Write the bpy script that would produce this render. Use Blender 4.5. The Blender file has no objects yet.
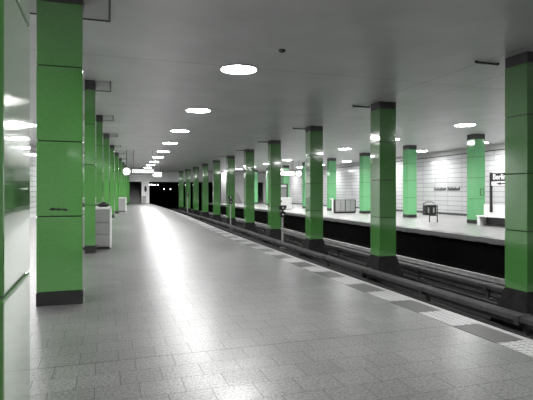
import bpy, bmesh, math, random
from mathutils import Vector, Matrix

S = bpy.context.scene
COL = S.collection
random.seed(7)

# ---------------------------------------------------------------- camera
EYE = 1.53
cam_d = bpy.data.cameras.new('camera')
cam = bpy.data.objects.new('camera', cam_d)
COL.objects.link(cam)
cam.location = (0, 0, EYE)
cam.rotation_euler = (math.radians(90), 0, math.radians(-18.5))
cam_d.sensor_width = 36
cam_d.lens = 36 * 490 / 533
cam_d.shift_y = -8 / 533
cam_d.clip_start = 0.05
S.camera = cam

# ---------------------------------------------------------------- world, exposure
w = bpy.data.worlds.new('world')
S.world = w
w.use_nodes = True
w.node_tree.nodes['Background'].inputs[0].default_value = (0.0, 0.0, 0.0, 1)
w.node_tree.nodes['Background'].inputs[1].default_value = 0
S.view_settings.view_transform = 'Standard'
S.view_settings.look = 'None'
S.view_settings.exposure = 0.0
S.view_settings.gamma = 1.0
S.view_settings.use_curve_mapping = False
LAMP = 92.0           # emission of the round ceiling lamps' glass
BEAM = 112.0          # watts each lamp throws downwards
FAR = 2.0             # the lamps farther down the hall are this much stronger

# ---------------------------------------------------------------- the bend of the station
def hermite(tab):
    n = len(tab)
    m = []
    for i in range(n):
        a = tab[max(0, i - 1)]; b = tab[min(n - 1, i + 1)]
        m.append((b[1] - a[1]) / (b[0] - a[0]))
    def f(s):
        if s <= tab[0][0]: return tab[0][1]
        for i in range(n - 1):
            if s <= tab[i + 1][0]:
                h = tab[i + 1][0] - tab[i][0]; t = (s - tab[i][0]) / h
                return ((2*t**3 - 3*t*t + 1) * tab[i][1] + (t**3 - 2*t*t + t) * h * m[i]
                        + (-2*t**3 + 3*t*t) * tab[i + 1][1] + (t**3 - t*t) * h * m[i + 1])
        return tab[-1][1] + m[-1] * (s - tab[-1][0])
    return f
defR = hermite([(-20, 0), (0, 0), (8, .05), (13, .15), (19.5, .37), (25.5, .66), (31.4, .95), (37.5, 1.18),
                (43.6, 1.38), (55, 1.62), (66, 1.74), (80, 1.8)])
defL = hermite([(-20, 0), (0, 0), (7, .02), (13, .11), (19, .29), (24.6, .58), (30, .91), (36, 1.33), (42, 1.77),
                (49, 2.28), (55, 2.75), (66, 3.6), (80, 4.6)])
def bend(d, s):
    k = min(1, max(0, (d + .3) / 4.5))
    return defL(s) * (1 - k) + defR(s) * k
def W(d, s, z=0.0):
    return Vector((d + bend(d, s), s, z))
def head(d, s):          # rotation about z of the local track direction
    return -math.atan((bend(d, s + .5) - bend(d, s - .5)))

# ---------------------------------------------------------------- materials
def mat(name, base, rough=.5, metal=0.0, spec=.5, ior=1.5, bump=0.0, bscale=60, vary=0.0, vscale=8, coat=0.0, emit=None, es=0):
    m = bpy.data.materials.new(name)
    m.use_nodes = True
    nt = m.node_tree; N = nt.nodes; L = nt.links
    b = N['Principled BSDF']
    if isinstance(base, (int, float)): base = (base,) * 3
    b.inputs['Base Color'].default_value = (*base, 1)
    b.inputs['Roughness'].default_value = rough
    b.inputs['Metallic'].default_value = metal
    b.inputs['IOR'].default_value = ior
    b.inputs['Specular IOR Level'].default_value = spec
    if coat:
        b.inputs['Coat Weight'].default_value = coat
        b.inputs['Coat Roughness'].default_value = .05; b.inputs['Coat IOR'].default_value = 1.85
    tc = N.new('ShaderNodeTexCoord')
    if vary:
        n = N.new('ShaderNodeTexNoise'); n.inputs['Scale'].default_value = vscale; n.inputs['Detail'].default_value = 6
        L.new(tc.outputs['Object'], n.inputs['Vector'])
        r = N.new('ShaderNodeMapRange')
        r.inputs['From Min'].default_value = .3; r.inputs['From Max'].default_value = .7
        r.inputs['To Min'].default_value = 1 - vary; r.inputs['To Max'].default_value = 1 + vary
        L.new(n.outputs['Fac'], r.inputs['Value'])
        v = N.new('ShaderNodeVectorMath'); v.operation = 'SCALE'
        v.inputs[0].default_value = base
        L.new(r.outputs[0], v.inputs['Scale'])
        L.new(v.outputs[0], b.inputs['Base Color'])
    if bump:
        n = N.new('ShaderNodeTexNoise'); n.inputs['Scale'].default_value = bscale; n.inputs['Detail'].default_value = 3
        L.new(tc.outputs['Object'], n.inputs['Vector'])
        bp = N.new('ShaderNodeBump'); bp.inputs['Strength'].default_value = bump; bp.inputs['Distance'].default_value = .01
        L.new(n.outputs['Fac'], bp.inputs['Height'])
        L.new(bp.outputs[0], b.inputs['Normal'])
    if emit is not None:
        if isinstance(emit, (int, float)): emit = (emit,) * 3
        b.inputs['Emission Color'].default_value = (*emit, 1)
        b.inputs['Emission Strength'].default_value = es
    return m

GREEN = (.07, .215, .055)
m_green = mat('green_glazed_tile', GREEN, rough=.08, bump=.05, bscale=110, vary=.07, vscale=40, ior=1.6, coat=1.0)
m_green_lit = mat('lit_green_glazed_tile', (.14, .40, .18), rough=.08, bump=.10, bscale=45, vary=.08, vscale=20, ior=1.7)  # same green tile, lightened to stand in for stronger light on the far platform
m_joint = mat('dark_joint', .01, rough=.8)
m_plinth = mat('black_plinth_stone', .018, rough=.35, bump=.1, bscale=80, vary=.3)
m_conc = mat('dark_footing_concrete', .014, rough=.85, spec=.15, bump=.4, bscale=40, vary=.35, vscale=5)
m_cap = mat('grey_column_cap', .05, rough=.5, vary=.2)
m_white = mat('white_enamel', .75, rough=.35)
m_pwhite = mat('off_white_plaster', .88, rough=.7, vary=.04)
m_grey = mat('grey_panel', .30, rough=.45, vary=.06)
m_dgrey = mat('dark_grey_metal', .05, rough=.45, metal=.3)
m_black = mat('black_metal', .012, rough=.45)
m_steel = mat('brushed_steel', .45, rough=.3, metal=.9)
m_rail = mat('worn_rail_steel', .5, rough=.45, metal=.6, vary=.2)
m_beam = mat('dusty_grey_cover', .045, rough=.7, spec=.25, vary=.3, vscale=6)
m_bracket = mat('dark_insulator_bracket', .03, rough=.6)
m_tunnel = mat('near_black_tunnel_wall', .004, rough=.9, spec=.08, vary=.4, vscale=2)  # near-black tone, also on the recessed platform sides
m_lamp = mat('lamp_glass', .8, rough=.4, emit=(1, .995, .985), es=LAMP)
m_lit = mat('lit_white_panel', .8, rough=.4, emit=1, es=.6)
m_clock = mat('lit_clock_face', .8, rough=.4, emit=1, es=2.2)
m_tlight = mat('tunnel_light_glass', .8, rough=.4, emit=1, es=7)
m_rim = mat('lamp_rim_metal', .25, rough=.4, metal=.5)
m_letter = mat('dark_letter', .02, rough=.5)
m_wletter = mat('white_letter', .85, rough=.5)
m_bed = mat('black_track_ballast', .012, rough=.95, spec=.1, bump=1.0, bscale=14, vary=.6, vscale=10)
m_stair = mat('grey_stair_stone', .16, rough=.6, vary=.1)
m_frame = mat('dark_ceiling_profile', .03, rough=.5)
m_cplate = mat('grey_ceiling_plate', .40, rough=.6)

def nodes(name):
    m = bpy.data.materials.new(name); m.use_nodes = True
    return m, m.node_tree.nodes, m.node_tree.links, m.node_tree.nodes['Principled BSDF']

def mnode(N, L, op, a, b=None, c=None):
    n = N.new('ShaderNodeMath'); n.operation = op
    for i, v in enumerate((a, b, c)):
        if v is None: continue
        if isinstance(v, (int, float)): n.inputs[i].default_value = v
        else: L.new(v, n.inputs[i])
    return n.outputs[0]

def floor_material(name, k):
    m, N, L, b = nodes(name)
    uv = N.new('ShaderNodeUVMap'); uv.uv_map = 'UV'
    br = N.new('ShaderNodeTexBrick')
    br.offset = .42; br.offset_frequency = 2; br.squash = 1
    br.inputs['Scale'].default_value = 1
    br.inputs['Brick Width'].default_value = .335
    br.inputs['Row Height'].default_value = .298
    br.inputs['Mortar Size'].default_value = .0032
    br.inputs['Mortar Smooth'].default_value = .2
    br.inputs['Bias'].default_value = 0
    br.inputs['Color1'].default_value = (.090 * k, .090 * k, .090 * k, 1)
    br.inputs['Color2'].default_value = (.108 * k, .108 * k, .107 * k, 1)
    br.inputs['Mortar'].default_value = (.02, .02, .02, 1)
    sep0 = N.new('ShaderNodeSeparateXYZ'); L.new(uv.outputs[0], sep0.inputs[0])
    add = N.new('ShaderNodeVectorMath'); add.operation = 'ADD'; add.inputs[1].default_value = (.07, -4.65 + .298 * 20, 0)
    L.new(uv.outputs[0], add.inputs[0]); L.new(add.outputs[0], br.inputs['Vector'])
    # speckle
    n1 = N.new('ShaderNodeTexNoise'); n1.inputs['Scale'].default_value = 42; n1.inputs['Detail'].default_value = 4
    n1.inputs['Roughness'].default_value = .8
    L.new(uv.outputs[0], n1.inputs['Vector'])
    r1 = N.new('ShaderNodeMapRange'); r1.inputs['From Min'].default_value = .35; r1.inputs['From Max'].default_value = .65
    r1.inputs['To Min'].default_value = .15; r1.inputs['To Max'].default_value = 1.95
    L.new(n1.outputs['Fac'], r1.inputs['Value'])
    n2 = N.new('ShaderNodeTexNoise'); n2.inputs['Scale'].default_value = 1.1; n2.inputs['Detail'].default_value = 4
    L.new(uv.outputs[0], n2.inputs['Vector'])
    r2 = N.new('ShaderNodeMapRange'); r2.inputs['From Min'].default_value = .3; r2.inputs['From Max'].default_value = .7
    r2.inputs['To Min'].default_value = .85; r2.inputs['To Max'].default_value = 1.12
    L.new(n2.outputs['Fac'], r2.inputs['Value'])
    f = mnode(N, L, 'MULTIPLY', r1.outputs[0], r2.outputs[0])
    # expansion joint across the platform every 11.7 m
    a = mnode(N, L, 'SUBTRACT', sep0.outputs[1], 4.65)
    p = mnode(N, L, 'WRAP', a, -5.85, 5.85)
    q = mnode(N, L, 'ABSOLUTE', p)
    j = mnode(N, L, 'LESS_THAN', q, .010)
    jf = mnode(N, L, 'SUBTRACT', 1, mnode(N, L, 'MULTIPLY', j, .72))
    f = mnode(N, L, 'MULTIPLY', f, jf)
    sc = N.new('ShaderNodeVectorMath'); sc.operation = 'SCALE'
    L.new(br.outputs['Color'], sc.inputs[0]); L.new(f, sc.inputs['Scale'])
    L.new(sc.outputs[0], b.inputs['Base Color'])
    rr = N.new('ShaderNodeMapRange'); rr.inputs['To Min'].default_value = .22; rr.inputs['To Max'].default_value = .40
    L.new(n1.outputs['Fac'], rr.inputs['Value']); L.new(rr.outputs[0], b.inputs['Roughness'])
    b.inputs['IOR'].default_value = 1.75
    L.new(mnode(N, L, 'MULTIPLY', mnode(N, L, 'SUBTRACT', 1.0, mnode(N, L, 'MULTIPLY', br.outputs['Fac'], .6)), mnode(N, L, 'ADD', .15, mnode(N, L, 'MULTIPLY', n1.outputs['Fac'], .7))), b.inputs['Specular IOR Level'])
    h = mnode(N, L, 'MULTIPLY', br.outputs['Fac'], -1.0)
    h2 = mnode(N, L, 'ADD', h, mnode(N, L, 'MULTIPLY', n1.outputs['Fac'], .25))
    # every slab lies at its own slight tilt
    bp = N.new('ShaderNodeBump'); bp.inputs['Strength'].default_value = .35; bp.inputs['Distance'].default_value = .003
    L.new(h2, bp.inputs['Height'])
    bri = N.new('ShaderNodeTexBrick'); bri.offset = .42; bri.offset_frequency = 2; bri.squash = 1
    for k_, v_ in (('Scale', 1), ('Brick Width', .335), ('Row Height', .298), ('Mortar Size', 0), ('Bias', 0)): bri.inputs[k_].default_value = v_
    bri.inputs['Color1'].default_value = (0, 0, 0, 1); bri.inputs['Color2'].default_value = (1, 1, 1, 1)
    L.new(add.outputs[0], bri.inputs['Vector'])
    wn = N.new('ShaderNodeTexWhiteNoise'); wn.noise_dimensions = '3D'; L.new(bri.outputs['Color'], wn.inputs['Vector'])
    tv = N.new('ShaderNodeVectorMath'); tv.operation = 'SUBTRACT'; tv.inputs[1].default_value = (.5, .5, .5); L.new(wn.outputs['Color'], tv.inputs[0])
    ts = N.new('ShaderNodeVectorMath'); ts.operation = 'SCALE'; ts.inputs['Scale'].default_value = .02; L.new(tv.outputs[0], ts.inputs[0])
    ta = N.new('ShaderNodeVectorMath'); ta.operation = 'ADD'; L.new(bp.outputs[0], ta.inputs[0]); L.new(ts.outputs[0], ta.inputs[1])
    tn = N.new('ShaderNodeVectorMath'); tn.operation = 'NORMALIZE'; L.new(ta.outputs[0], tn.inputs[0])
    L.new(tn.outputs[0], b.inputs['Normal'])
    return m

def wall_material():
    m, N, L, b = nodes('white_wall_panels')
    uv = N.new('ShaderNodeUVMap'); uv.uv_map = 'UV'
    br = N.new('ShaderNodeTexBrick'); br.offset = 0; br.squash = 1
    br.inputs['Scale'].default_value = 1
    br.inputs['Brick Width'].default_value = 1.45
    br.inputs['Row Height'].default_value = .31
    br.inputs['Mortar Size'].default_value = .012
    br.inputs['Color1'].default_value = (.42, .42, .43, 1)
    br.inputs['Color2'].default_value = (.47, .47, .48, 1)
    br.inputs['Mortar'].default_value = (.13, .13, .13, 1)
    L.new(uv.outputs[0], br.inputs['Vector'])
    L.new(br.outputs['Color'], b.inputs['Base Color'])
    b.inputs['Roughness'].default_value = .10
    return m

def ceiling_material():
    m, N, L, b = nodes('grey_painted_ceiling')
    uv = N.new('ShaderNodeUVMap'); uv.uv_map = 'UV'
    sep = N.new('ShaderNodeSeparateXYZ'); L.new(uv.outputs[0], sep.inputs[0])
    n = N.new('ShaderNodeTexNoise'); n.inputs['Scale'].default_value = .8; n.inputs['Detail'].default_value = 6
    L.new(uv.outputs[0], n.inputs['Vector'])
    r = N.new('ShaderNodeMapRange'); r.inputs['From Min'].default_value = .3; r.inputs['From Max'].default_value = .7
    r.inputs['To Min'].default_value = .47; r.inputs['To Max'].default_value = .56
    L.new(n.outputs['Fac'], r.inputs['Value'])
    def line(sock, pos, half, period=None):
        a = mnode(N, L, 'SUBTRACT', sock, pos)
        if period: a = mnode(N, L, 'WRAP', a, -period / 2, period / 2)
        return mnode(N, L, 'LESS_THAN', mnode(N, L, 'ABSOLUTE', a), half)
    l = line(sep.outputs[1], 16.45, .012, 5.85)
    for x in (7.72, 9.0):
        l = mnode(N, L, 'MAXIMUM', l, line(sep.outputs[0], x, .012))
    k = mnode(N, L, 'SUBTRACT', 1, mnode(N, L, 'MULTIPLY', l, .55))
    v = mnode(N, L, 'MULTIPLY', r.outputs[0], k)
    c = N.new('ShaderNodeCombineXYZ')
    for i in range(3): L.new(v, c.inputs[i])
    L.new(c.outputs[0], b.inputs['Base Color'])
    b.inputs['Roughness'].default_value = .4
    return m

def tactile_material(name, col, line):
    m, N, L, b = nodes(name)
    uv = N.new('ShaderNodeUVMap'); uv.uv_map = 'UV'
    sep = N.new('ShaderNodeSeparateXYZ'); L.new(uv.outputs[0], sep.inputs[0])
    # short diagonal bars
    a = mnode(N, L, 'ADD', mnode(N, L, 'MULTIPLY', sep.outputs[0], 1 / .12), mnode(N, L, 'MULTIPLY', sep.outputs[1], 1 / .055))
    fr = mnode(N, L, 'FRACT', a)
    l1 = mnode(N, L, 'LESS_THAN', fr, .38)
    g = mnode(N, L, 'FRACT', mnode(N, L, 'MULTIPLY', sep.outputs[0], 1 / .0875))
    l2 = mnode(N, L, 'GREATER_THAN', g, .2)
    l = mnode(N, L, 'MULTIPLY', l1, l2)
    mix = N.new('ShaderNodeMix'); mix.data_type = 'RGBA'
    L.new(l, mix.inputs['Factor'])
    mix.inputs[6].default_value = (*(col,) * 3, 1); mix.inputs[7].default_value = (*(line,) * 3, 1)
    L.new(mix.outputs[2], b.inputs['Base Color'])
    b.inputs['Roughness'].default_value = .42
    return m

m_floor = floor_material('speckled_granite_slabs', 1.0)
m_floor_lit = floor_material('lit_granite_slabs', 2.2)  # same stone; the far platform's brighter lighting is put into its colour
m_wall = wall_material()
m_ceil = ceiling_material()
m_tac_light = tactile_material('pale_grooved_edge_slab', .34, .015)
m_tac_dark = tactile_material('dark_grooved_edge_slab', .035, .10)

# ---------------------------------------------------------------- mesh helpers
def link(name, bm, m, parent=None, smooth=False):
    me = bpy.data.meshes.new(name)
    bmesh.ops.recalc_face_normals(bm, faces=bm.faces)
    bm.to_mesh(me); bm.free()
    for x in (m if isinstance(m, (list, tuple)) else [m]): me.materials.append(x)
    if smooth:
        for p in me.polygons: p.use_smooth = True
    o = bpy.data.objects.new(name, me)
    COL.objects.link(o)
    if parent: o.parent = parent
    return o

def box(bm, x0, x1, y0, y1, z0, z1, bev=0, mi=0):
    r = bmesh.ops.create_cube(bm, size=1)
    for v in r['verts']:
        v.co = Vector(((x0 + x1) / 2 + v.co.x * (x1 - x0), (y0 + y1) / 2 + v.co.y * (y1 - y0), (z0 + z1) / 2 + v.co.z * (z1 - z0)))
    fs = set(f for v in r['verts'] for f in v.link_faces)
    for f in fs: f.material_index = mi
    if bev:
        es = list(set(e for v in r['verts'] for e in v.link_edges))
        bmesh.ops.bevel(bm, geom=es, offset=bev, segments=2, affect='EDGES', profile=.6)
    return r

def prism(bm, b, t, z0, z1, mi=0):   # frustum: half sizes b at z0, t at z1
    vs = [bm.verts.new((sx * h[0], sy * h[1], z)) for z, h in ((z0, b), (z1, t)) for sx, sy in ((-1, -1), (1, -1), (1, 1), (-1, 1))]
    fs = [bm.faces.new(vs[3::-1]), bm.faces.new(vs[4:])]
    for i in range(4):
        fs.append(bm.faces.new((vs[i], vs[(i + 1) % 4], vs[4 + (i + 1) % 4], vs[4 + i])))
    for f in fs: f.material_index = mi

def cyl(bm, p0, p1, r, seg=12, r2=None):
    p0, p1 = Vector(p0), Vector(p1)
    d = p1 - p0
    q = Vector((0, 0, 1)).rotation_difference(d)
    g = bmesh.ops.create_cone(bm, cap_ends=True, segments=seg, radius1=r, radius2=r if r2 is None else r2, depth=d.length)
    for v in g['verts']: v.co = q @ v.co + (p0 + p1) / 2

def tube(bm, pts, r, seg=8):
    pts = [Vector(p) for p in pts]
    rings = []
    for i, p in enumerate(pts):
        t = (pts[min(i + 1, len(pts) - 1)] - pts[max(i - 1, 0)]).normalized()
        q = Vector((0, 0, 1)).rotation_difference(t)
        rings.append([bm.verts.new(p + q @ Vector((r * math.cos(a * 2 * math.pi / seg), r * math.sin(a * 2 * math.pi / seg), 0))) for a in range(seg)])
    for a, b in zip(rings, rings[1:]):
        for k in range(seg): bm.faces.new((a[k], a[(k + 1) % seg], b[(k + 1) % seg], b[k]))
    bm.faces.new(rings[0]); bm.faces.new(rings[-1])

def lathe(bm, prof, seg=32, cx=0, cy=0):
    rings = []
    for r, z in prof:
        if r < 1e-5: rings.append([bm.verts.new((cx, cy, z))])
        else: rings.append([bm.verts.new((cx + r * math.cos(a * 2 * math.pi / seg), cy + r * math.sin(a * 2 * math.pi / seg), z)) for a in range(seg)])
    for a, b in zip(rings, rings[1:]):
        for k in range(seg):
            k2 = (k + 1) % seg
            if len(a) == 1 and len(b) == 1: continue
            if len(a) == 1: bm.faces.new((a[0], b[k], b[k2]))
            elif len(b) == 1: bm.faces.new((a[k], b[0], a[k2]))
            else: bm.faces.new((a[k], b[k], b[k2], a[k2]))

def srange(s0, s1, step=1.5):
    n = max(1, int(round((s1 - s0) / step)))
    return [s0 + (s1 - s0) * i / n for i in range(n + 1)]

def sweep(name, prof, s0, s1, m, closed=True, parent=None, step=1.5, uvmode='ds', smooth=False):
    """profile of (d, z) points carried along the bend"""
    bm = bmesh.new(); uvl = bm.loops.layers.uv.new('UV')
    ss = srange(s0, s1, step)
    rows = [[bm.verts.new(W(d, s, z)) for d, z in prof] for s in ss]
    n = len(prof)
    for i in range(len(ss) - 1):
        for k in range(n if closed else n - 1):
            k2 = (k + 1) % n
            f = bm.faces.new((rows[i][k], rows[i][k2], rows[i + 1][k2], rows[i + 1][k]))
            for lp, (kk, ii) in zip(f.loops, ((k, i), (k2, i), (k2, i + 1), (k, i + 1))):
                lp[uvl].uv = (prof[kk][0], ss[ii]) if uvmode == 'ds' else (ss[ii], prof[kk][1])
    if closed:
        bm.faces.new(rows[0]); bm.faces.new(rows[-1])
    return link(name, bm, m, parent, smooth)

def struct(o):
    o['kind'] = 'structure'; return o

def empty(name, loc, rz=0, label=None, cat=None, group=None):
    o = bpy.data.objects.new(name, None)
    o.empty_display_size = .2
    COL.objects.link(o)
    o.location = loc; o.rotation_euler = (0, 0, rz)
    if label: tag(o, label, cat, group)
    return o
def tag(o, label, cat, group=None):
    o['label'] = label; o['category'] = cat
    if group: o['group'] = group
    return o
def dup(root, loc, rz, label, group=None, skip=()):
    r = root.copy(); COL.objects.link(r); r.location = loc; r.rotation_euler = (0, 0, rz)
    r['label'] = label
    if group: r['group'] = group
    for ch in list(root.children):
        if ch.name.split('.')[0] in skip: continue
        c = ch.copy(); COL.objects.link(c); c.parent = r
        for g in ch.children:
            e = g.copy(); COL.objects.link(e); e.parent = c
    return r
def text_mesh(body, size, m, name, parent, mtx, ext=.01, spacing=1.0, align='LEFT', bold=0.0):
    cu = bpy.data.curves.new(name, 'FONT'); cu.body = body; cu.size = size; cu.extrude = ext
    cu.align_x = align; cu.align_y = 'CENTER'; cu.space_character = spacing; cu.offset = bold
    t = bpy.data.objects.new(name, cu); COL.objects.link(t)
    bpy.context.view_layer.update()
    me = bpy.data.meshes.new_from_object(t.evaluated_get(bpy.context.evaluated_depsgraph_get()))
    bpy.data.objects.remove(t)
    me.transform(mtx)
    me.materials.clear(); me.materials.append(m)
    o = bpy.data.objects.new(name, me); COL.objects.link(o)
    if parent: o.parent = parent
    return o

# ---------------------------------------------------------------- the setting
CEIL = 4.33
EDGE = 4.20            # near platform edge
EDGE2 = 12.02          # far platform edge
WL, WR = -5.0, 21.4    # walls
S0, S1 = -9.0, 68.0
BED = -1.2

# platforms: solid slab with an overhanging lip over a recessed side wall
struct(sweep('floor', [(WL, -.2), (WL, 0), (3.76, 0), (3.76, -.2)], S0, S1, m_floor))
struct(sweep('floor', [(12.46, -.2), (12.46, 0), (WR, 0), (WR, -.2)], S0, S1, m_floor_lit))
m_lip = mat('concrete_edge_lip', .24, rough=.4, vary=.15)
def lip(a, b):        # plain stone border between grooved slabs and drop
    return [(a, -.16), (a, 0.001), (b, 0.001), (b, -.16)]
struct(sweep('trim_1', lip(4.12, EDGE), S0, S1, m_lip, step=1.0))
struct(sweep('trim_2', lip(EDGE2, 12.10), S0, S1, m_lip, step=1.0))
def tactile(name, d0, d1, z, phase):
    bm = bmesh.new(); uvl = bm.loops.layers.uv.new('UV')
    L_ = .66
    k0 = int((S0 - phase) / L_) ; s = phase + k0 * L_; k = k0
    while s + L_ < S1:
        a, b = s + .003, s + L_ - .003
        vs = [bm.verts.new(W(d, q, zz)) for zz in (z, -.2) for d, q in ((d0, a), (d1, a), (d1, b), (d0, b))]
        fs = [bm.faces.new(vs[:4]), bm.faces.new(vs[7:3:-1])] + [bm.faces.new((vs[i], vs[4 + i], vs[4 + (i + 1) % 4], vs[(i + 1) % 4])) for i in range(4)]
        for f in fs:
            f.material_index = k % 2
            for lp in f.loops: lp[uvl].uv = (lp.vert.co.x, lp.vert.co.y)
        s += L_; k += 1
    return struct(link(name, bm, [m_tac_light, m_tac_dark]))
tactile('trim_3', 3.765, 4.115, .002, 4.62)
tactile('trim_4', 12.105, 12.455, .002, 4.62)
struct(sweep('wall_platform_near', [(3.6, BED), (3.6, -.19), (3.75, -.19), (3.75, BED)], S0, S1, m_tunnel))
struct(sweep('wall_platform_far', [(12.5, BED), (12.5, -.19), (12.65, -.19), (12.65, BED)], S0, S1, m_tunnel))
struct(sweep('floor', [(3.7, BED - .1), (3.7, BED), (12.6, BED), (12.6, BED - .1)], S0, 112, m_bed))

struct(sweep('ceiling', [(WL - .3, CEIL), (WR + .3, CEIL), (WR + .3, CEIL + .2), (WL - .3, CEIL + .2)], S0, S1 + .3, m_ceil))
def wall(name, d, out):
    a = sweep(name, [(d, -.1), (d, 4.0), (d + out, 4.0), (d + out, -.1)], S0, S1, m_wall, uvmode='sz')
    struct(a)
    return a
wall('wall_left', WL, -.3)
wall('wall_right', WR, .3)
m_band = mat('grey_wall_band', .40, rough=.7, vary=.05)
struct(sweep('trim_5', [(WR + .03, 4.0), (WR + .03, CEIL), (WR + .3, CEIL), (WR + .3, 4.0)], S0, S1, m_band))
struct(sweep('trim_6', [(WL - .03, 4.0), (WL - .03, CEIL), (WL - .3, CEIL), (WL - .3, 4.0)], S0, S1, m_band))
struct(sweep('trim_7', [(WR - .03, 3.96), (WR - .03, 4.02), (WR + .06, 4.02), (WR + .06, 3.96)], S0, S1, m_frame))
struct(sweep('trim_8', [(WL + .03, 3.96), (WL + .03, 4.02), (WL - .06, 4.02), (WL - .06, 3.96)], S0, S1, m_frame))
struct(sweep('baseboard_right', [(WR - .02, 0), (WR - .02, .14), (WR, .14), (WR, 0)], S0, S1, m_cap))
# rear wall behind the viewer
bm = bmesh.new(); box(bm, WL - .3, WR + .3, S0 - .3, S0, BED, CEIL + .2)
struct(link('wall_back', bm, m_pwhite))

# far end: white end wall with tunnel mouth and two stair openings
XL = WL + bend(WL, S1) - .3; XR = WR + bend(WR, S1) + .3
LIN = 2.92
def endbox(name, x0, x1, z0, z1, m=m_pwhite, y0=S1, y1=S1 + .35):
    bm = bmesh.new(); box(bm, x0, x1, y0, y1, z0, z1)
    return struct(link(name, bm, m))
PX0, PX1 = 6.0, 15.2      # tunnel mouth
SX0, SX1 = 2.6, 5.0       # stair opening near platform
TX0, TX1 = 21.0, 22.3     # stair opening far platform
bm = bmesh.new()
box(bm, XL, XR, S1, S1 + .35, LIN, CEIL + .2)
box(bm, XL, SX0, S1, S1 + .35, -.2, LIN)
box(bm, SX1, PX0, S1, S1 + .35, BED, LIN)
box(bm, PX1, TX0, S1, S1 + .35, BED, LIN)
box(bm, TX1, XR, S1, S1 + .35, -.2, LIN)
struct(link('wall_end', bm, m_pwhite))
# tunnel tube behind the mouth
bm = bmesh.new()
box(bm, PX0 - .4, PX0, S1 + .35, 112, BED, LIN)
box(bm, PX1, PX1 + .4, S1 + .35, 112, BED, LIN)
box(bm, PX0 - .4, PX1 + .4, S1 + .35, 112, LIN, LIN + .3)
box(bm, PX0 - .4, PX1 + .4, 112, 112.4, BED, LIN + .3)
struct(link('wall_tunnel', bm, m_tunnel))

def staircase(name, x0, x1, s, n, label, depth=.30, rise=.165):
    r = empty(name, ((x0 + x1) / 2, s, 0), 0, label, 'stairs')
    hw = (x1 - x0) / 2
    bm = bmesh.new()
    for i in range(n):
        box(bm, -hw, hw, i * depth, (n) * depth, i * rise, (i + 1) * rise, bev=.008)
    link('flight', bm, m_stair, r)
    for sx in (-1, 1):
        bm = bmesh.new()
        tube(bm, [(sx * (hw - .08), -.1, .95), (sx * (hw - .08), n * depth, .95 + n * rise)], .025)
        for q in (0, n * depth * .5, n * depth - .1):
            cyl(bm, (sx * (hw - .08), q, q / depth * rise + .1), (sx * (hw - .08), q, .95 + q / depth * rise), .018)
        link('handrail', bm, m_steel, r)
    return r
m_well = mat('dim_stairwell_wall', .10, rough=.7)  # dark colour stands in for the unlit depth of the stairwells
def stairwell(name, x0, x1, n):
    L_ = n * .30 + .6
    bm = bmesh.new()
    box(bm, x0 - .3, x0, S1 + .35, S1 + L_, -.2, 7)
    box(bm, x1, x1 + .3, S1 + .35, S1 + L_, -.2, 7)
    box(bm, x0 - .3, x1 + .3, S1 + L_, S1 + L_ + .2, -.2, 7)
    box(bm, x0 - .3, x1 + .3, S1 + .35, S1 + L_, 7, 7.2)
    box(bm, x0 - .3, x1 + .3, S1 + .0, S1 + L_, -.3, -.001)
    struct(link(name, bm, m_well))
staircase('staircase', SX0, SX1, S1 + .5, 20, 'grey staircase climbing out at the far end of the near platform')
stairwell('wall_stairwell_near', SX0, SX1, 20)
staircase('staircase', TX0, TX1, S1 + .5, 20, 'grey staircase in a dark opening at the end of the far platform')
stairwell('wall_stairwell_far', TX0, TX1, 20)

# ---------------------------------------------------------------- columns
CW = .29
def joints_cladding(bm, zs, z0, z1, half=CW, gap=.006):
    """stacked glazed slabs round a dark core"""
    box(bm, -half + .014, half - .014, -half + .014, half - .014, z0, z1, mi=1)
    cuts = [z0] + zs + [z1]
    for a, b in zip(cuts, cuts[1:]):
        box(bm, -half, half, -half, half, a + gap, b - gap, bev=.010)
def make_platform_column(m, label, group):
    t = empty('tiled_column', (0, 0, 0), 0, label, 'column', group)
    bm = bmesh.new(); joints_cladding(bm, [1.20, 2.215, 3.23], .18, 4.10)
    link('cladding', bm, [m, m_joint], t)
    bm = bmesh.new(); box(bm, -CW - .004, CW + .004, -CW - .004, CW + .004, 0, .18, bev=.006)
    link('plinth', bm, m_plinth, t)
    bm = bmesh.new(); box(bm, -CW + .004, CW - .004, -CW + .004, CW - .004, 4.10, CEIL, bev=.004)
    link('cap', bm, m_cap, t)
    return t
def make_track_column(label, group):
    t = empty('tiled_column', (0, 0, BED), 0, label, 'column', group)
    o = -BED
    bm = bmesh.new(); joints_cladding(bm, [.74 + o, 1.90 + o, 3.08 + o], -.47 + o, 4.12 + o)
    link('cladding', bm, [m_green, m_joint], t)
    bm = bmesh.new(); prism(bm, (.50, .50), (.30, .30), 0, -.47 + o)
    bmesh.ops.bevel(bm, geom=bm.edges[:], offset=.012, segments=2, affect='EDGES')
    link('footing', bm, m_conc, t)
    bm = bmesh.new(); box(bm, -CW + .004, CW - .004, -CW + .004, CW - .004, 4.12 + o, CEIL + o, bev=.004)
    link('cap', bm, m_cap, t)
    return t

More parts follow.
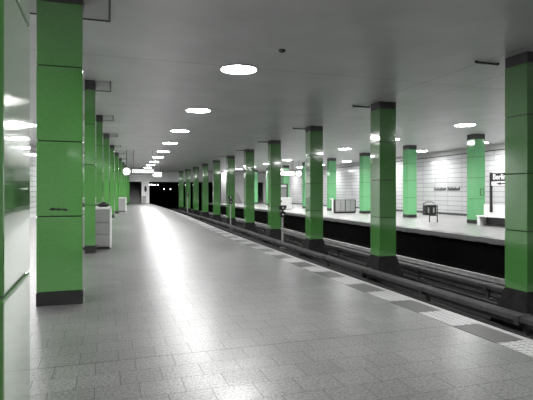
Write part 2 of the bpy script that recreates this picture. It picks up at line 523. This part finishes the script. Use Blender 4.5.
ORD = ['first', 'second', 'third', 'fourth', 'fifth', 'sixth', 'seventh', 'eighth', 'ninth', 'tenth', 'eleventh', 'twelfth', 'thirteenth', 'fourteenth']
near_s = [1.69, 7.17] + [13.0 + 5.83 * k for k in range(10)]
gN = 'green columns along the left of the near platform'
proto = make_platform_column(m_green, 'x', gN)
NEARCOLS = []
for i, s in enumerate(near_s):
    lab = ['green tiled column at the left edge, so close only its glossy side shows',
           'large green tiled column with black plinth and a dark scratch, nearest whole one at left'][i] if i < 2 else \
          'green tiled column in the left row, %s one beyond the scratched column' % ORD[i - 2]
    c = W(-.58 if i == 0 else -.57, s + .29); rz = head(-.57, s)
    o = proto if i == 0 else dup(proto, c, rz, lab)
    o.location = c; o.rotation_euler = (0, 0, rz); o['label'] = lab
    NEARCOLS.append(o)
track_s = [7.58, 13.22, 18.98] + [24.92 + 5.83 * k for k in range(8)]
gT = 'green columns standing between the two tracks'
tp = make_track_column('x', gT)
for i, s in enumerate(track_s):
    lab = 'green tiled column on the track bed at the right edge, nearest of its row' if i == 0 else \
          'green tiled column between the tracks, %s one beyond the column at the right edge' % ORD[i - 1]
    c = W(8.24, s + .29, BED); rz = head(8.24, s)
    o = tp if i == 0 else dup(tp, c, rz, lab)
    o.location = c; o.rotation_euler = (0, 0, rz); o['label'] = lab
gF = 'light green columns on the far platform'
fp = make_platform_column(m_green_lit, 'x', gF)
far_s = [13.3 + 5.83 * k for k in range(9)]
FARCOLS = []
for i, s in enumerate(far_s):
    lab = 'brightly lit green column on the far platform hidden by the column at the right edge' if i == 0 else (
          'brightly lit green column on the far platform with a small framed notice, left of the station sign' if i == 1 else
          'brightly lit green tiled column on the far platform, %s one beyond the column with the notice' % ORD[i - 2])
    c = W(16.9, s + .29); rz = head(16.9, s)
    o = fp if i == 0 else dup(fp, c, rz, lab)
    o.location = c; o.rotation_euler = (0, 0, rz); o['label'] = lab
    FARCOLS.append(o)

# scratch on the big left column: a dark ragged mark
bm = bmesh.new()
pts = [(-.10, .018), (-.06, .03), (-.02, .012), (.0, .03), (.03, .012), (.10, .016), (.115, .0), (.12, -.02), (.07, -.014), (.05, .0), (.0, -.012), (-.04, -.002), (-.07, -.012), (-.115, .004)]
f = bm.faces.new([bm.verts.new((x, 0, z)) for x, z in pts])
r = bmesh.ops.extrude_face_region(bm, geom=[f])
for v in r['geom']:
    if isinstance(v, bmesh.types.BMVert): v.co.y += .004
g = link('scratch_mark', bm, m_black, NEARCOLS[1]); g.location = (-.02, -CW - .003, 1.29)
g['label'] = 'dark ragged scratch'
# small framed notice on the far column
bm = bmesh.new()
for a in ((-.10, -.08, -.17, .17), (.08, .10, -.17, .17), (-.08, .08, .15, .17), (-.08, .08, -.17, -.15)):
    box(bm, a[0], a[1], -.012, 0, a[2], a[3])
n = link('notice_frame', bm, m_letter, FARCOLS[1]); n.location = (.12, -CW - .001, 1.52)

# ---------------------------------------------------------------- ceiling plates round the near columns
def plate(sx0, sx1, y0, y1, label, c, rz, first=[None]):
    if first[0] is None:
        t = empty('ceiling_hatch', c, rz, label, 'ceiling hatch', 'ceiling hatches behind the near columns')
        bm = bmesh.new()
        for q in ((sx0 + .03, -.30, y0, y1 - .03), (.30, sx1 - .03, y0, y1 - .03), (-.30, .30, .30, y1 - .03)): box(bm, q[0], q[1], q[2], q[3], -.018, 0)
        link('panel', bm, m_cplate, t)
        bm = bmesh.new()
        box(bm, sx1 - .03, sx1, y0, y1, -.035, 0); box(bm, sx0, sx0 + .03, y0, y1, -.035, 0)
        box(bm, sx0, sx1, y1 - .03, y1, -.035, 0)
        link('edge_profile', bm, m_frame, t)
        first[0] = t
    else:
        t = dup(first[0], c, rz, label)
    return t
for i, s in enumerate(near_s[1:8]):
    plate(-.66, .66, -.27, .93, 'pale dark-edged ceiling hatch behind the %s whole column of the left row' % ORD[i],
          W(-.57, s + .29, CEIL), head(-.57, s))

# short dark rods on the ceiling beside the track columns
rp = None
for i, s in enumerate(track_s[:6]):
    lab = 'short dark ceiling rod beside the %s column between the tracks from the right' % ORD[i]
    c = W(7.80, s + .92, CEIL - .03); rz = head(8, s)
    if rp is None:
        bm = bmesh.new(); cyl(bm, (-.3, 0, 0), (.3, 0, 0), .022); cyl(bm, (-.29, 0, 0), (-.29, 0, .03), .03); cyl(bm, (.29, 0, 0), (.29, 0, .03), .03)
        rp = link('ceiling_rod', bm, m_frame); tag(rp, lab, 'rod', 'rods under the ceiling by the track columns')
        o = rp
    else:
        o = rp.copy(); COL.objects.link(o); o['label'] = lab
    o.location = c; o.rotation_euler = (0, 0, rz)

# ---------------------------------------------------------------- ceiling lamps
def make_lamp():
    t = empty('ceiling_lamp', (0, 0, CEIL), 0, 'x', 'ceiling lamp')
    bm = bmesh.new()
    lathe(bm, [(.0, -.034), (.38, -.034), (.395, -.030), (.40, -.002)], 40)
    link('glass_diffuser', bm, m_lamp, t, smooth=True)
    bm = bmesh.new()
    lathe(bm, [(.401, -.0), (.403, -.030), (.415, -.032), (.43, -.018), (.435, 0)], 40)
    link('rim', bm, m_rim, t, smooth=True)
    ld = bpy.data.lights.new('lamp_light', 'AREA'); ld.shape = 'DISK'; ld.size = .7; ld.energy = BEAM; ld.spread = math.radians(150)
    ld.color = (1, .997, .99)
    lo = bpy.data.objects.new('lamp_light', ld); COL.objects.link(lo); lo.parent = t; lo.location = (0, 0, -.045)
    return t
lp0 = make_lamp()
used = False
rows = [(2.85, [10.75 - 5.83 * 2 + 5.83 * k for k in range(12)], 'over the near walkway', 'ceiling lamps over the near walkway'),
        (-3.4, [10.75 - 5.83 + 5.83 * k for k in range(9)], 'behind the left row of columns', 'ceiling lamps behind the left columns'),
        (14.0, [10.85 - 5.83 + 5.83 * k for k in range(11)], 'over the edge of the far platform', 'ceiling lamps over the far platform edge'),
        (19.75, [10.75 - 5.83 + 5.83 * k for k in range(10)], 'near the white far wall', 'ceiling lamps near the far wall')]
strong = bpy.data.lights.new('lamp_light', 'AREA'); strong.shape = 'DISK'; strong.size = .7
strong.energy = BEAM * FAR; strong.spread = math.radians(150); strong.color = (1, .997, .99)
for d, ss, where, grp in rows:
    for i, s in enumerate(ss):
        lab = 'round lit ceiling lamp %s, %s from the near end' % (where, ORD[i])
        c = W(d, s, CEIL)
        if not used:
            lp0.location = c; lp0['label'] = lab; lp0['group'] = grp; used = True
        else:
            o = dup(lp0, c, 0, lab, grp)
            if s > 20 and d < 19:
                for ch in o.children:
                    if ch.type == 'LIGHT': ch.data = strong

# small smoke detector on the ceiling
bm = bmesh.new(); lathe(bm, [(0, -.05), (.05, -.05), (.07, -.02), (.07, 0)], 20)
o = link('smoke_detector', bm, m_cap, smooth=True); o.location = (3.35, 9.05, CEIL)
tag(o, 'tiny grey round detector on the ceiling right of the nearest lamp', 'detector')

# ---------------------------------------------------------------- rails, third rails
def rail_prof(d, top):
    return [(d - .07, top - .15), (d - .07, top - .135), (d - .012, top - .12), (d - .012, top - .04), (d - .036, top - .03), (d - .036, top),
            (d + .036, top), (d + .036, top - .03), (d + .012, top - .04), (d + .012, top - .12), (d + .07, top - .135), (d + .07, top - .15)]
for d, lab in ((5.12, 'steel running rail closest to the near platform'), (6.58, 'steel running rail of the near track beside the third rail'),
               (9.65, 'steel running rail of the far track behind the middle columns'), (11.1, 'bright steel running rail beside the far platform')):
    tag(sweep('running_rail', rail_prof(d, -1.04), S0, 110, m_rail, step=2), lab, 'rail', 'running rails')
# sleepers as ties under each track
def sleepers(dc, where):
    return
def third_rail(d, side, label, dz=0.0):
    t = empty('third_rail', W(d, 0, BED), 0, label, 'third rail')
    off = Vector(t.location)
    def p(name, prof, m, step=1.5):
        prof = [(a, z + dz) for a, z in prof]
        o = sweep(name, prof, S0, S1, m, parent=t, step=step); o.matrix_parent_inverse = Matrix.Translation(-off); return o
    p('cover', [(d - .15, -.83), (d - .15, -.755), (d - .12, -.735), (d + .12, -.735), (d + .15, -.755), (d + .15, -.83), (d + .11, -.83), (d + .11, -.77), (d - .11, -.77), (d - .11, -.83)], m_beam)
    p('conductor_bar', [(d - .05, -.93), (d - .05, -.81), (d + .05, -.81), (d + .05, -.93)], m_dgrey)
    if side > 0: p('lower_board', [(d - side * .30 - .02, -1.14), (d - side * .30 - .02, -.98), (d - side * .30 + .02, -.98), (d - side * .30 + .02, -1.14)], m_beam)
    s = 1.2; k = 0
    while s < 66:
        bm = bmesh.new()
        box(bm, -.17, .17, -.05, .05, .30 + dz, .475 + dz, bev=.01)
        box(bm, side * .03, side * .10, -.04, .04, 0, .34 + dz)
        box(bm, min(-.06, side * .22), max(.06, side * .22), -.07, .07, 0, .05)
        b = link('bracket', bm, m_bracket, t)
        c = W(d, s, BED) - off
        b.location = c
        s += 2.915; k += 1
    return t
third_rail(7.28, 1, 'grey covered third rail on brackets running along the near side of the middle columns')
third_rail(9.2, -1, 'grey covered third rail on brackets running along the far side of the middle columns', -.06)
# cable tray along the bed between third rail and near rail
o = sweep('cable_duct', [(6.93, BED), (6.93, -1.06), (7.10, -1.06), (7.10, BED)], S0, S1, m_conc)
tag(o, 'low concrete cable duct on the track bed below the near third rail', 'cable duct')
for d, lab in ((8.95, 'black cable lying along the middle of the track bed'), (7.53, 'black cable lying beside the footings of the middle columns')):
    bm = bmesh.new()
    tube(bm, [W(d + .04 * math.sin(s * 1.3), s, BED + .04) for s in srange(2, 60, 1.7)], .035)
    tag(link('cable', bm, m_black), lab, 'cable')

# small signal posts between the middle columns
def signal(d, s, top, label):
    h = top - BED
    t = empty('track_signal', W(d, s, BED), head(d, s), label, 'signal', 'small track signals between the middle columns')
    bm = bmesh.new(); cyl(bm, (0, 0, 0), (0, 0, h - .55), .045); box(bm, -.12, .12, -.12, .12, 0, .04)
    link('post', bm, m_grey, t)
    bm = bmesh.new(); box(bm, -.13, .13, -.08, .08, h - .55, h - .28, bev=.01); box(bm, -.18, .14, -.08, .08, h - .2, h, bev=.01); box(bm, -.05, .05, -.05, .05, h - .3, h - .18)
    link('signal_head', bm, m_black, t)
    for z in (h - .1, h - .42):
        bm = bmesh.new(); cyl(bm, (0, -.08, z), (0, -.10, z), .045); link('lens', bm, m_white, t)
signal(7.78, 22.3, .86, 'small black track signal on a grey post, nearest one between the middle columns')
signal(7.7, 34.4, 1.24, 'small black track signal on a grey post, farther one between the middle columns')
signal(7.75, 57.2, 1.5, 'tiny track signal far down the row of middle columns')

# ---------------------------------------------------------------- near platform furniture
def cabinet(s, d0, d1, dep, h, label, top=True):
    wd = d1 - d0
    t = empty('platform_cabinet', W((d0 + d1) / 2, s, 0), head(0, s), label, 'cabinet', 'white framed cabinets beside the left columns')
    bm = bmesh.new(); box(bm, -wd / 2 + .03, wd / 2 - .03, .015, dep - .01, .06, h - .05)
    link('body', bm, m_grey, t)
    bm = bmesh.new()
    box(bm, wd / 2 - .05, wd / 2, 0, dep, 0.03, h, bev=.006); box(bm, -wd / 2, -wd / 2 + .05, 0, dep, .03, h, bev=.006)
    box(bm, -wd / 2, wd / 2, 0, dep, h - .06, h, bev=.006)
    link('frame', bm, m_white, t)
    hh = (h - .18) / 3
    for k in range(3):
        bm = bmesh.new(); box(bm, -wd / 2 + .06, wd / 2 - .06, 0.0, .02, .09 + k * hh, .07 + (k + 1) * hh, bev=.004)
        link('front_panel', bm, m_grey, t)
    bm = bmesh.new(); box(bm, -wd / 2 + .04, wd / 2 - .04, .02, dep - .02, 0, .06)
    link('base', bm, m_black, t)
    return t
cabinet(13.85, -.95, .10, .9, 1.12, 'waist high grey panelled cabinet with white frame beside the left columns, nearer of the two')
cabinet(39.6, -1.1, .15, .9, 1.1, 'waist high white cabinet far along the left row of columns')
# dark bundle on the nearer cabinet
bm = bmesh.new()
bmesh.ops.create_icosphere(bm, subdivisions=3, radius=1)
for v in bm.verts:
    k = 1 + .12 * math.sin(v.co.x * 5 + 1) * math.cos(v.co.y * 4) + .08 * math.sin(v.co.z * 7)
    v.co = Vector((v.co.x * .17 * k, v.co.y * .13 * k, max(-.055, v.co.z * .07 * k)))
o = link('bag', bm, m_black, smooth=True)
o.location = W(-.12, 14.2, 1.12 + .055); tag(o, 'small dark bag lying on top of the nearer grey cabinet', 'bag')

def hung_sign(d, s, z, wdt, hgt, label, txt_lines):
    t = empty('hanging_train_sign', W(d, s, CEIL), head(d, s), label, 'sign', 'illuminated signs hanging over the platforms')
    zz = z - CEIL
    bm = bmesh.new()
    for (a, b, c, e) in ((-wdt / 2, wdt / 2, hgt / 2 - .075, hgt / 2), (-wdt / 2, wdt / 2, -hgt / 2, -hgt / 2 + .075), (-wdt / 2, -wdt / 2 + .05, -hgt / 2, hgt / 2), (wdt / 2 - .05, wdt / 2, -hgt / 2, hgt / 2)):
        box(bm, a, b, -.1, .1, zz + c, zz + e)
    link('housing', bm, m_dgrey, t)
    bm = bmesh.new(); box(bm, -wdt / 2 + .04, wdt / 2 - .04, -.085, .085, zz - hgt / 2 + .04, zz + hgt / 2 - .04)
    link('lit_panel', bm, m_lit, t)
    for sx in (-1, 1):
        bm = bmesh.new(); cyl(bm, (sx * wdt * .4, 0, zz + hgt / 2), (sx * wdt * .4, 0, 0), .02)
        link('hanger_rod', bm, m_cap, t)
    return t
def clock(d, s, z, label):
    t = empty('hanging_clock', W(d, s, CEIL), head(d, s), label, 'clock', 'round station clocks')
    zz = z - CEIL
    bm = bmesh.new(); cyl(bm, (0, -.09, zz), (0, .09, zz), .25, 32); link('lit_face', bm, m_clock, t)
    bm = bmesh.new()
    for y in (-.1, .1):
        pr = [(.24, y - .012), (.27, y - .012), (.27, y + .012), (.24, y + .012)]
        rings = [[bm.verts.new((r_ * math.cos(a * math.pi / 16), yy, zz + r_ * math.sin(a * math.pi / 16))) for r_, yy in pr] for a in range(32)]
        for a in range(32):
            for k in range(4): bm.faces.new((rings[a][k], rings[a][(k + 1) % 4], rings[(a + 1) % 32][(k + 1) % 4], rings[(a + 1) % 32][k]))
    link('rim', bm, m_dgrey, t)
    for nm, L_, an in (('hour_hand', .12, .9), ('minute_hand', .19, 2.3)):
        bm = bmesh.new(); tube(bm, [(0, -.105, zz), (L_ * math.cos(an), -.105, zz + L_ * math.sin(an))], .01, 6)
        link(nm, bm, m_black, t)
    bm = bmesh.new(); cyl(bm, (0, 0, zz + .25), (0, 0, 0), .02); link('hanger_rod', bm, m_cap, t)
hung_sign(1.45, 34.0, 2.93, 1.55, .42, 'long lit white sign hanging over the near platform beside a round clock', None)
clock(.36, 34.0, 2.90, 'round lit clock hanging by the far columns of the near platform')
hung_sign(14.3, 41.2, 3.2, 1.75, .46, 'long lit white sign hanging over the far platform between green columns', None)
clock(15.55, 41.2, 3.2, 'round lit clock hanging over the far platform')
# lit box sign near the end
t = empty('hanging_box_light', W(3.75, 52, CEIL), head(3, 52), 'small bright box lamp hanging over the far end of the near platform', 'lamp')
bm = bmesh.new(); box(bm, -.42, .42, -.12, .12, -1.15, -.78, bev=.02); link('lit_box', bm, m_clock, t)
for sx in (-.3, .3):
    bm = bmesh.new(); cyl(bm, (sx, 0, -.78), (sx, 0, 0), .02); link('hanger_rod', bm, m_cap, t)
# poster column board at the end of the near platform
t = empty('poster_panel', (5.5, S1 - .06, 0), 0, 'white panel with dark oval picture beside the tunnel mouth', 'poster')
bm = bmesh.new(); box(bm, -.42, .42, 0, .05, .9, 2.75, bev=.01); link('board', bm, m_white, t)
bm = bmesh.new()
vs = [bm.verts.new((.17 * math.cos(a * math.pi / 12), -.004, 1.95 + .42 * math.sin(a * math.pi / 12))) for a in range(24)]
bm.faces.new(vs); r = bmesh.ops.extrude_face_region(bm, geom=bm.faces[:])
for v in r['geom']:
    if isinstance(v, bmesh.types.BMVert): v.co.y += .006
link('oval_picture', bm, m_letter, t)
bm = bmesh.new(); box(bm, -.35, .1, -.15, .3, 0, 1.0, bev=.02)
o = link('ticket_validator', bm, m_grey); o.location = (5.4, S1 - .75, 0)
tag(o, 'grey waist high box below the oval picture at the platform end', 'box')

# tunnel lights
tl = None
for i, (x, s, z) in enumerate(((6.7, 76, 2.62), (7.05, 76.5, 2.66), (7.4, 77, 2.62), (7.75, 77.5, 2.64), (8.2, 78, 2.66), (9.4, 80, 2.0), (10.4, 80, 2.0))):
    lab = 'tiny white light inside the tunnel mouth, %s' % (
        ('%s from the left' % ORD[i]) if i < 5 else ('left one of the middle pair' if i == 5 else 'right one of the middle pair'))
    if tl is None:
        tl = empty('tunnel_light', (x, s, z), 0, lab, 'tunnel light', 'small lights inside the tunnel')
        bm = bmesh.new(); lathe(bm, [(0, -.09), (.06, -.07), (.09, 0), (.06, .07), (0, .09)], 16); link('bulb', bm, m_tlight, tl, smooth=True)
        bm = bmesh.new(); cyl(bm, (0, 0, .07), (0, 0, LIN - z), .02); link('stem', bm, m_dgrey, tl)
        o = tl
    elif i < 5: o = dup(tl, (x, s, z), 0, lab)
    elif i == 5:
        o = empty('tunnel_light', (x, s, z), 0, lab, 'tunnel light', 'small lights inside the tunnel')
        bm = bmesh.new(); lathe(bm, [(0, -.09), (.06, -.07), (.09, 0), (.06, .07), (0, .09)], 16); link('bulb', bm, m_tlight, o, smooth=True)
        bm = bmesh.new(); cyl(bm, (0, 0, .07), (0, 0, LIN - z), .02); link('stem', bm, m_dgrey, o)
        t6 = o
    else: o = dup(t6, (x, s, z), 0, lab)

# ---------------------------------------------------------------- far platform furniture
# station name on the wall
p = W(WR - .02, 29.1, 1.74)
rz = head(WR, 28)
mt = Matrix.Translation(p) @ Matrix.Rotation(rz - math.pi / 2, 4, 'Z') @ Matrix.Rotation(math.pi / 2, 4, 'X')
o = text_mesh('Anhalter Bahnhof', .36, m_letter, 'wall_lettering', None, mt, ext=.012, spacing=1.1)
tag(o, 'dark station name lettering on the white wall of the far platform', 'lettering')
print('LETTER W', o.dimensions)

# station sign on posts above the bench
t = empty('station_sign', W(16.5, 17.95, 0), head(16.6, 16), 'black station name sign with white lettering on posts above the white bench', 'sign')
SL = 2.6
bm = bmesh.new(); box(bm, -.04, .04, -SL, 0, 2.02, 2.38, bev=.01); link('name_board', bm, m_black, t)
bm = bmesh.new(); box(bm, -.03, .03, -SL, 0, 1.82, 2.0); link('white_line_board', bm, m_white, t)
for y in (0, -SL):
    bm = bmesh.new(); box(bm, -.04, .04, y - .05, y + .05, .6, 2.42); link('post', bm, m_black, t)
mt = Matrix.Translation((-.045, -.16, 2.2)) @ Matrix.Rotation(-math.pi / 2, 4, 'Z') @ Matrix.Rotation(math.pi / 2, 4, 'X')
text_mesh('Berlin', .34, m_wletter, 'lettering', t, mt, ext=.004, bold=.008)
bm = bmesh.new()
bm.faces.new([bm.verts.new((-.034, y, z)) for y, z in ((-.35, 1.90), (-.62, 1.97), (-.62, 1.93), (-1.0, 1.93), (-1.0, 1.87), (-.62, 1.87), (-.62, 1.84))])
r = bmesh.ops.extrude_face_region(bm, geom=bm.faces[:])
for v in r['geom']:
    if isinstance(v, bmesh.types.BMVert): v.co.x += .004
link('arrow', bm, m_black, t)

# white bench
t = empty('bench', W(16.52, 16.95, 0), head(16.6, 16), 'white bench with tall white back below the station sign on the far platform', 'bench')
bm = bmesh.new(); box(bm, .05, .11, -1.55, 1.55, 0, .96, bev=.01); link('backrest', bm, m_white, t)
bm = bmesh.new(); box(bm, -.5, .05, -1.4, 1.4, .40, .46, bev=.015); link('seat', bm, m_white, t)
for y in (-1.3, 1.3):
    bm = bmesh.new(); box(bm, -.46, .05, y - .08, y + .08, 0, .40, bev=.01); link('support', bm, m_white, t)
bm = bmesh.new(); box(bm, -.1, -.02, -1.2, 1.2, .05, .38); link('dark_skirt', bm, m_dgrey, t)

# litter bin on a frame
t = empty('litter_bin', W(15.55, 21.2, 0), -.15, 'dark litter bin hung on a tubular frame with wire hoop, before the white wall', 'bin')
bm = bmesh.new(); box(bm, -.36, .22, -.17, .17, .34, .86, bev=.02); link('body', bm, m_black, t)
for x in (-.07, .36):
    bm = bmesh.new(); cyl(bm, (x, 0, 0), (x, 0, .84 if x > 0 else .40), .026); cyl(bm, (x, 0, 0), (x, 0, .02), .05); link('post', bm, m_dgrey, t)
for z in (.32, .80):
    bm = bmesh.new(); cyl(bm, (-.1, 0, z), (.36, 0, z), .022); link('crossbar', bm, m_dgrey, t)
for x in (-.22, .07):
    bm = bmesh.new()
    vs = [bm.verts.new((x + .05 * math.cos(a * math.pi / 10), -.172, .60 + .15 * math.sin(a * math.pi / 10))) for a in range(20)]
    bm.faces.new(vs); r = bmesh.ops.extrude_face_region(bm, geom=bm.faces[:])
    for v in r['geom']:
        if isinstance(v, bmesh.types.BMVert): v.co.y -= .006
    link('oval_plate', bm, m_grey, t)
bm = bmesh.new()
tube(bm, [(-.42 + .64 * k / 24, .05 * math.sin(k * 1.3), .87 + .16 * math.sin(math.pi * k / 24) ** .5 + .03 * math.sin(k * 1.9)) for k in range(25)], .018, 6)
link('wire_hoop', bm, m_dgrey, t)

# low grey lockers beside far column
t = empty('locker_bank', W(15.75, 31.9, 0), head(16, 32), 'low grey cabinet with two double doors beside a brightly lit green column', 'cabinet')
bm = bmesh.new(); box(bm, -.82, .82, 0, .5, .08, .98, bev=.008); link('body', bm, m_dgrey, t)
for k in range(2):
    for q in range(2):
        x0 = -.78 + k * .79 + q * .375
        bm = bmesh.new(); box(bm, x0, x0 + .35, -.02, .0, .12, .94, bev=.004); dd = link('door', bm, m_grey, t)
        bm = bmesh.new(); box(bm, x0 + (.30 if q == 0 else .03), x0 + (.32 if q == 0 else .05), -.045, -.02, .5, .62); link('handle', bm, m_steel, dd)
bm = bmesh.new(); box(bm, -.80, .80, .02, .48, 0, .08); link('base', bm, m_black, t)
t = empty('guide_post', W(14.75, 32.0, 0), 0, 'thin white post with a short top arm at the left end of the grey cabinet', 'post')
bm = bmesh.new(); cyl(bm, (0, 0, 0), (0, 0, 1.05), .06); link('post', bm, m_white, t)
bm = bmesh.new(); box(bm, -.18, .04, -.05, .05, 1.0, 1.08, bev=.01); link('arm', bm, m_white, t)

# white kiosk cabinet
t = empty('white_kiosk', W(13.7, 40.0, 0), head(13, 40), 'white waist high kiosk cabinet with dark emblem on the far platform', 'kiosk')
bm = bmesh.new(); box(bm, -.75, .75, 0, .7, .04, 1.05, bev=.015); link('body', bm, m_white, t)
bm = bmesh.new(); box(bm, -.25, .25, -.012, 0, .12, .38); link('dark_panel', bm, m_dgrey, t)
bm = bmesh.new(); cyl(bm, (-.25, -.012, .72), (-.25, 0, .72), .09, 20); link('emblem', bm, m_letter, t)
bm = bmesh.new(); box(bm, -.72, .72, .02, .68, 0, .04); link('base', bm, m_black, t)
# information stand
t = empty('information_stand', W(15.2, 45.0, 0), head(15, 45), 'tall grey information stand with dark frame and white header behind the white kiosk', 'information stand')
bm = bmesh.new(); box(bm, -.52, .52, -.04, .04, .1, 1.95); link('panel', bm, m_grey, t)
bm = bmesh.new()
box(bm, .50, .62, -.08, .08, 0, 2.3); box(bm, -.62, -.50, -.08, .08, 0, 2.3); box(bm, -.62, .62, -.08, .08, 2.24, 2.34); box(bm, -.5, .5, -.06, .06, 1.9, 1.98)
link('frame', bm, m_dgrey, t)
bm = bmesh.new(); box(bm, -.5, .5, -.06, .06, 1.99, 2.23); link('header', bm, m_white, t)

# stair flank rising at the end of the far platform
t = empty('stair_flank', W(14.9, 64.0, 0), head(15, 64), 'grey sloping stair flank with white soffit near the end of the far platform', 'stairs')
bm = bmesh.new()
def poly(bm, pts, y0, y1):
    f = bm.faces.new([bm.verts.new((x, y0, z)) for x, z in pts])
    r = bmesh.ops.extrude_face_region(bm, geom=[f])
    for v in r['geom']:
        if isinstance(v, bmesh.types.BMVert): v.co.y = y1
poly(bm, [(-1.6, 0), (1.3, 0), (.9, 1.1), (.1, 2.4), (-.6, 4.3), (-1.6, 4.3)], 0, 3.0)
link('flank', bm, m_stair, t)
